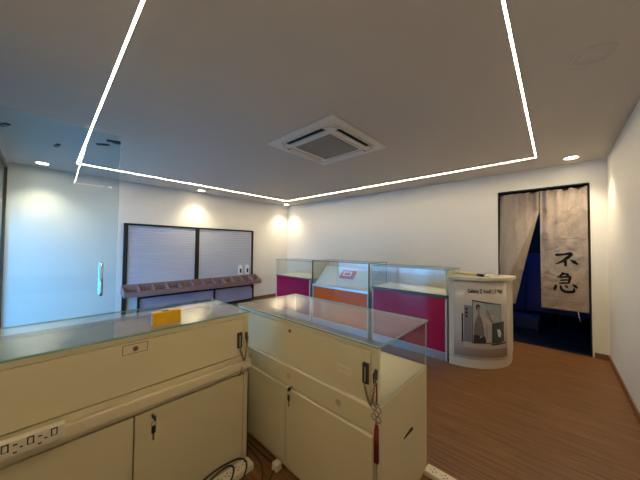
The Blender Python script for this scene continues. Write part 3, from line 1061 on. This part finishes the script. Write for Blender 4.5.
# lower cupboard
la, lb = -3.615+2.507, -1.140+2.507
lm = -2.16+2.507
b = MB()
b.box(0.016, 0.030, la+0.03, lb-0.03, 0.05, 0.37)
b.box(0.030, 0.034, la+0.03, (la+lm)/2-0.006, 0.05, 0.37); b.box(0.030, 0.034, (la+lm)/2+0.006, lm-0.02, 0.05, 0.37)
b.box(0.030, 0.034, lm+0.02, (lm+lb)/2-0.004, 0.05, 0.37); b.box(0.030, 0.034, (lm+lb)/2+0.004, lb-0.03, 0.05, 0.37)
b.build('lower_panel', M['lilac'], rk)
b = MB()
b.box(0.016, 0.060, la, la+0.03, 0.0, 0.40); b.box(0.016, 0.060, lb-0.025, lb, 0.03, 0.40)
b.box(0.016, 0.060, lm-0.018, lm+0.018, 0.03, 0.40)
b.box(0.016, 0.060, la+0.03, lb-0.025, 0.372, 0.402); b.box(0.016, 0.060, la+0.03, lb-0.025, 0.02, 0.05)
b.box(0.016, 0.050, 0.62, 0.72, 0.0, 0.02); b.box(0.016, 0.050, lb-0.09, lb-0.05, 0.0, 0.02)
b.build('lower_frame', M['black'], rk)
# bin shelf with compartments
ta_, tb_ = -3.868+2.507, -1.085+2.507
b = MB()
xm = Matrix(((1, 0, 0, 0), (0, 0, 1, 0), (0, 1, 0, 0), (0, 0, 0, 1)))
b.prism([(0.046, 0.50), (0.30, 0.455), (0.30, 0.463), (0.046, 0.515)], ta_, tb_, 0, xm)
b.prism([(0.046, 0.50), (0.062, 0.50), (0.062, 0.655), (0.046, 0.655)], ta_, tb_, 0, xm)
b.prism([(0.300, 0.455), (0.312, 0.455), (0.312, 0.548), (0.300, 0.548)], ta_, tb_, 0, xm)
b.build('bin_shelf', M['mauve'], rk)
nb = 12
for k in range(nb+1):
    y = ta_ + (tb_-ta_-0.012)*k/nb
    b = MB()
    b.prism([(0.062, 0.498), (0.300, 0.456), (0.300, 0.546), (0.062, 0.650)], y, y+0.012, 0, xm)
    b.build('divider', M['mauve'], rk)
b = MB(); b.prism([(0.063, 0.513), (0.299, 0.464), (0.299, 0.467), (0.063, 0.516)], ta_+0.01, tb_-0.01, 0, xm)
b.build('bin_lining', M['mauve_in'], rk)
# two white packs hanging on the right slat panel
for (y, lab) in ((-1.53, 'left one of two small white packs hanging on the slatted rack'), (-1.34, 'right one of two small white packs hanging beside the rack post')):
    t = thing('hanging_pack', lab, 'pack', (0.034, y, 0.70), 0, 'white packs on the slatted rack')
    b = MB(); b.box(0.004, 0.028, -0.058, 0.058, -0.02, 0.20, bev=0.006); b.build('pouch', M['pack'], t)
    b = MB(); b.box(0.028, 0.0286, -0.018, 0.032, 0.02, 0.12); b.build('print', M['print_dark'], t)
    b = MB(); b.tube([(-0.002, 0, 0.215), (0.03, 0, 0.215), (0.045, 0, 0.225)], 0.003, 6); b.box(0.006, 0.012, -0.015, 0.015, 0.198, 0.225); b.build('hook', M['pack'], t)

# ------------------------------------------------------------------ split doorway curtain
nr = thing('doorway_curtain', 'grey-beige split linen curtain with black brush characters in the doorway', 'curtain', (5.592, 0.03, 0))
b = MB(); b.tube([(DX0+0.007-5.592, 0.0, 2.205), (DX1-0.007-5.592, 0.0, 2.205)], 0.009, 10)
b.build('rod', M['black'], nr)
XA, XM, XB = 5.118-5.592, -0.006, 6.068-5.592
ZT, ZB = 2.212, 0.552
def wob(x, z):
    # gathers at the rod, wrinkles lower down
    g = math.exp(-(ZT-z)*1.6)
    y = 0.020*g*math.sin(x*52+0.6*math.sin(x*9)) + 0.014*math.sin(x*17+z*1.3)*(0.45+0.55*g)
    y += 0.004*math.sin(z*11+x*6) + 0.003*math.sin(z*23-x*31) + 0.003*math.sin(z*9+x*38)*math.sin(z*5)
    return y - 0.018
def right_fn(u, v):
    z = ZB + (ZT-ZB)*v
    if u > 0 and v > 0.985:
        z += 0.006*math.sin(u*40)
    x = XM+0.008 + (XB-XM-0.008)*u + 0.02*(1-u)*max(0, (1.2-z))*0.35
    z -= 0.006*(1-v)*0 + 0.0
    return Vector((x, wob(x, z) - 0.006*(1-v), z))
b = MB(); b.grid(right_fn, 60, 110)
b.build('right_panel', M['linen'], nr, solid=0.0025)
def left_fn(u, v):
    z = ZB + (ZT-ZB)*v
    d = max(0.0, min(1.0, (1.915-z)/(1.915-ZB)))
    xr = XM - 0.286*d**0.92
    xl = XA - 0.012*d
    # the free right part swings back behind the rest and turns towards the room
    e = 0.70 - 0.28*d
    if u <= e:
        s = u/e
        x = xl + (xr-0.20*d-xl)*s
        y = wob(x, z) - 0.26*d*s**1.5 + 0.018*d*math.sin(s*9)
    else:
        s = (u-e)/(1-e)
        xa = xr-0.20*d
        x = xa + (xr-xa)*s
        y0 = wob(xa, z) - 0.26*d + 0.018*d*math.sin(9)
        y = y0 + (0.28*d)*s + (wob(x, z)-wob(xa, z))
    if v > 0.985:
        z += 0.006*math.sin(u*37)
    return Vector((x, y, z))
b = MB(); b.grid(left_fn, 70, 110)
b.build('left_panel', M['linen'], nr, solid=0.0025)
# hem and seam ridges across the right panel
def surf_y(x, z, off):
    d = (ZT-z)/(ZT-ZB)
    return wob(x, z) - 0.006*d - off
b = MB()
for (z, r) in ((1.532, 0.0045), (0.690, 0.005), (0.575, 0.003)):
    pts = []
    for k in range(41):
        x = XM+0.022 + (XB-XM-0.03)*k/40
        zz = z + 0.004*math.sin(k*0.5)
        pts.append((x, surf_y(x, zz, 0.0015), zz))
    b.tube(pts, r, 6)
b.build('seam', M['linen'], nr)
# brush characters: ribbons following the cloth. Coordinates: x right, z up in metres
def stroke(b, pts, ws, off=0.0035, n=10):
    P = smooth_path([(p[0], 0, p[1]) for p in pts], n)
    m = len(P)
    prev = None
    for i, p in enumerate(P):
        t = i/(m-1)*(len(ws)-1)
        k = min(int(t), len(ws)-2)
        w = 1.45*(ws[k]+(ws[k+1]-ws[k])*(t-k))
        d = P[min(i+1, m-1)] - P[max(i-1, 0)]
        nrm = Vector((-d.z, 0, d.x))
        if nrm.length < 1e-9:
            nrm = Vector((0, 0, 1))
        nrm.normalize()
        pair = []
        for s in (1, -1):
            q = p + nrm*w*0.5*s
            pair.append(b.bm.verts.new((q.x, surf_y(q.x, q.z, off), q.z)))
        if prev:
            b.bm.faces.new((prev[0], prev[1], pair[1], pair[0]))
        prev = pair
b = MB()
# first character: box x .175-.40, z 1.135-1.345  (offset from curtain centre)
def A(x, y):        # 0..1 square of the first character
    return (0.150+0.235*x, 1.145+0.185*y)
stroke(b, [A(0.04, 0.80), A(0.12, 0.86), A(0.40, 0.90), A(0.66, 0.97), A(0.76, 0.90)], [0.010, 0.026, 0.018, 0.026, 0.010])
stroke(b, [A(0.74, 0.93), A(0.55, 0.66), A(0.30, 0.36), A(0.02, 0.16)], [0.022, 0.026, 0.020, 0.004])
stroke(b, [A(0.47, 0.66), A(0.46, 0.40), A(0.47, 0.02)], [0.014, 0.024, 0.018])
stroke(b, [A(0.68, 0.50), A(0.82, 0.36), A(0.97, 0.18)], [0.008, 0.030, 0.012])
b.build('brush_character', M['ink'], nr)
b = MB()
def B(x, y):        # second character
    return (0.140+0.235*x, 0.800+0.265*y)
stroke(b, [B(0.42, 1.0), B(0.32, 0.86), B(0.14, 0.72)], [0.020, 0.018, 0.005])
stroke(b, [B(0.36, 0.90), B(0.54, 0.93), B(0.60, 0.88), B(0.48, 0.76)], [0.012, 0.018, 0.016, 0.008])
stroke(b, [B(0.24, 0.74), B(0.44, 0.77), B(0.66, 0.80), B(0.68, 0.72), B(0.62, 0.44)], [0.012, 0.016, 0.020, 0.022, 0.012])
stroke(b, [B(0.26, 0.59), B(0.44, 0.61), B(0.64, 0.64)], [0.010, 0.015, 0.012])
stroke(b, [B(0.22, 0.43), B(0.42, 0.46), B(0.64, 0.47)], [0.012, 0.017, 0.012])
stroke(b, [B(0.10, 0.36), B(0.06, 0.20), B(0.02, 0.04)], [0.008, 0.022, 0.010])
stroke(b, [B(0.28, 0.34), B(0.34, 0.12), B(0.52, 0.02), B(0.76, 0.04), B(0.84, 0.10), B(0.83, 0.24)], [0.010, 0.022, 0.026, 0.026, 0.020, 0.005])
stroke(b, [B(0.48, 0.36), B(0.54, 0.28), B(0.56, 0.22)], [0.006, 0.020, 0.010])
stroke(b, [B(0.78, 0.42), B(0.88, 0.34), B(0.98, 0.24)], [0.006, 0.024, 0.012])
b.build('brush_character', M['ink'], nr)
b = MB()
stroke(b, [(0.328, 1.006), (0.368, 1.010)], [0.040, 0.038], off=0.003)
b.build('seal_stamp', M['stamp'], nr)
b = MB(); b.tube([(0.375, -0.02, 0.555), (0.380, -0.022, 0.50), (0.392, -0.022, 0.43)], 0.003, 6)
b.build('string', M['pack'], nr, label='white string hanging below the hem')

# ------------------------------------------------------------------ things in the dark room
pn = thing('partition_screen', 'dark blue partition screen standing in the dark room behind the curtain', 'screen', (5.35, 1.30, 0))
for k in range(4):
    b = MB(); b.box(-0.9+0.45*k, -0.9+0.45*k+0.43, 0, 0.03, 0.25, 1.30, bev=0.004)
    b.build('panel', M['navy'], pn)
b = MB()
for k in range(5):
    b.box(-0.91+0.45*k-0.005, -0.91+0.45*k+0.010, 0.0, 0.03, 0, 1.31)
b.build('post', M['black'], pn)
b = MB(); b.box(-0.28, 0.28, -0.15, 0.15, 0, 0.20, bev=0.02)
bx = thing('storage_box', 'low blue storage box on the floor of the dark room', 'box', (5.26, 0.98, 0))
b.build('tub', M['blue_box'], bx)
b = MB(); b.box(-0.29, 0.29, -0.16, 0.16, 0.19, 0.22, bev=0.008); b.build('lid', M['blue_box'], bx)
ld = D.lights.new('blue_room_glow', 'AREA')  # added lamp without a fixture, tints the dark room blue
ld.energy = 6.0
ld.color = (0.06, 0.30, 1.0)
ld.size = 0.8
lo = D.objects.new('blue_room_glow', ld)
lo.location = (4.7, 0.5, 2.4)
lo.rotation_euler = (math.radians(25), math.radians(20), 0)
COL.objects.link(lo)
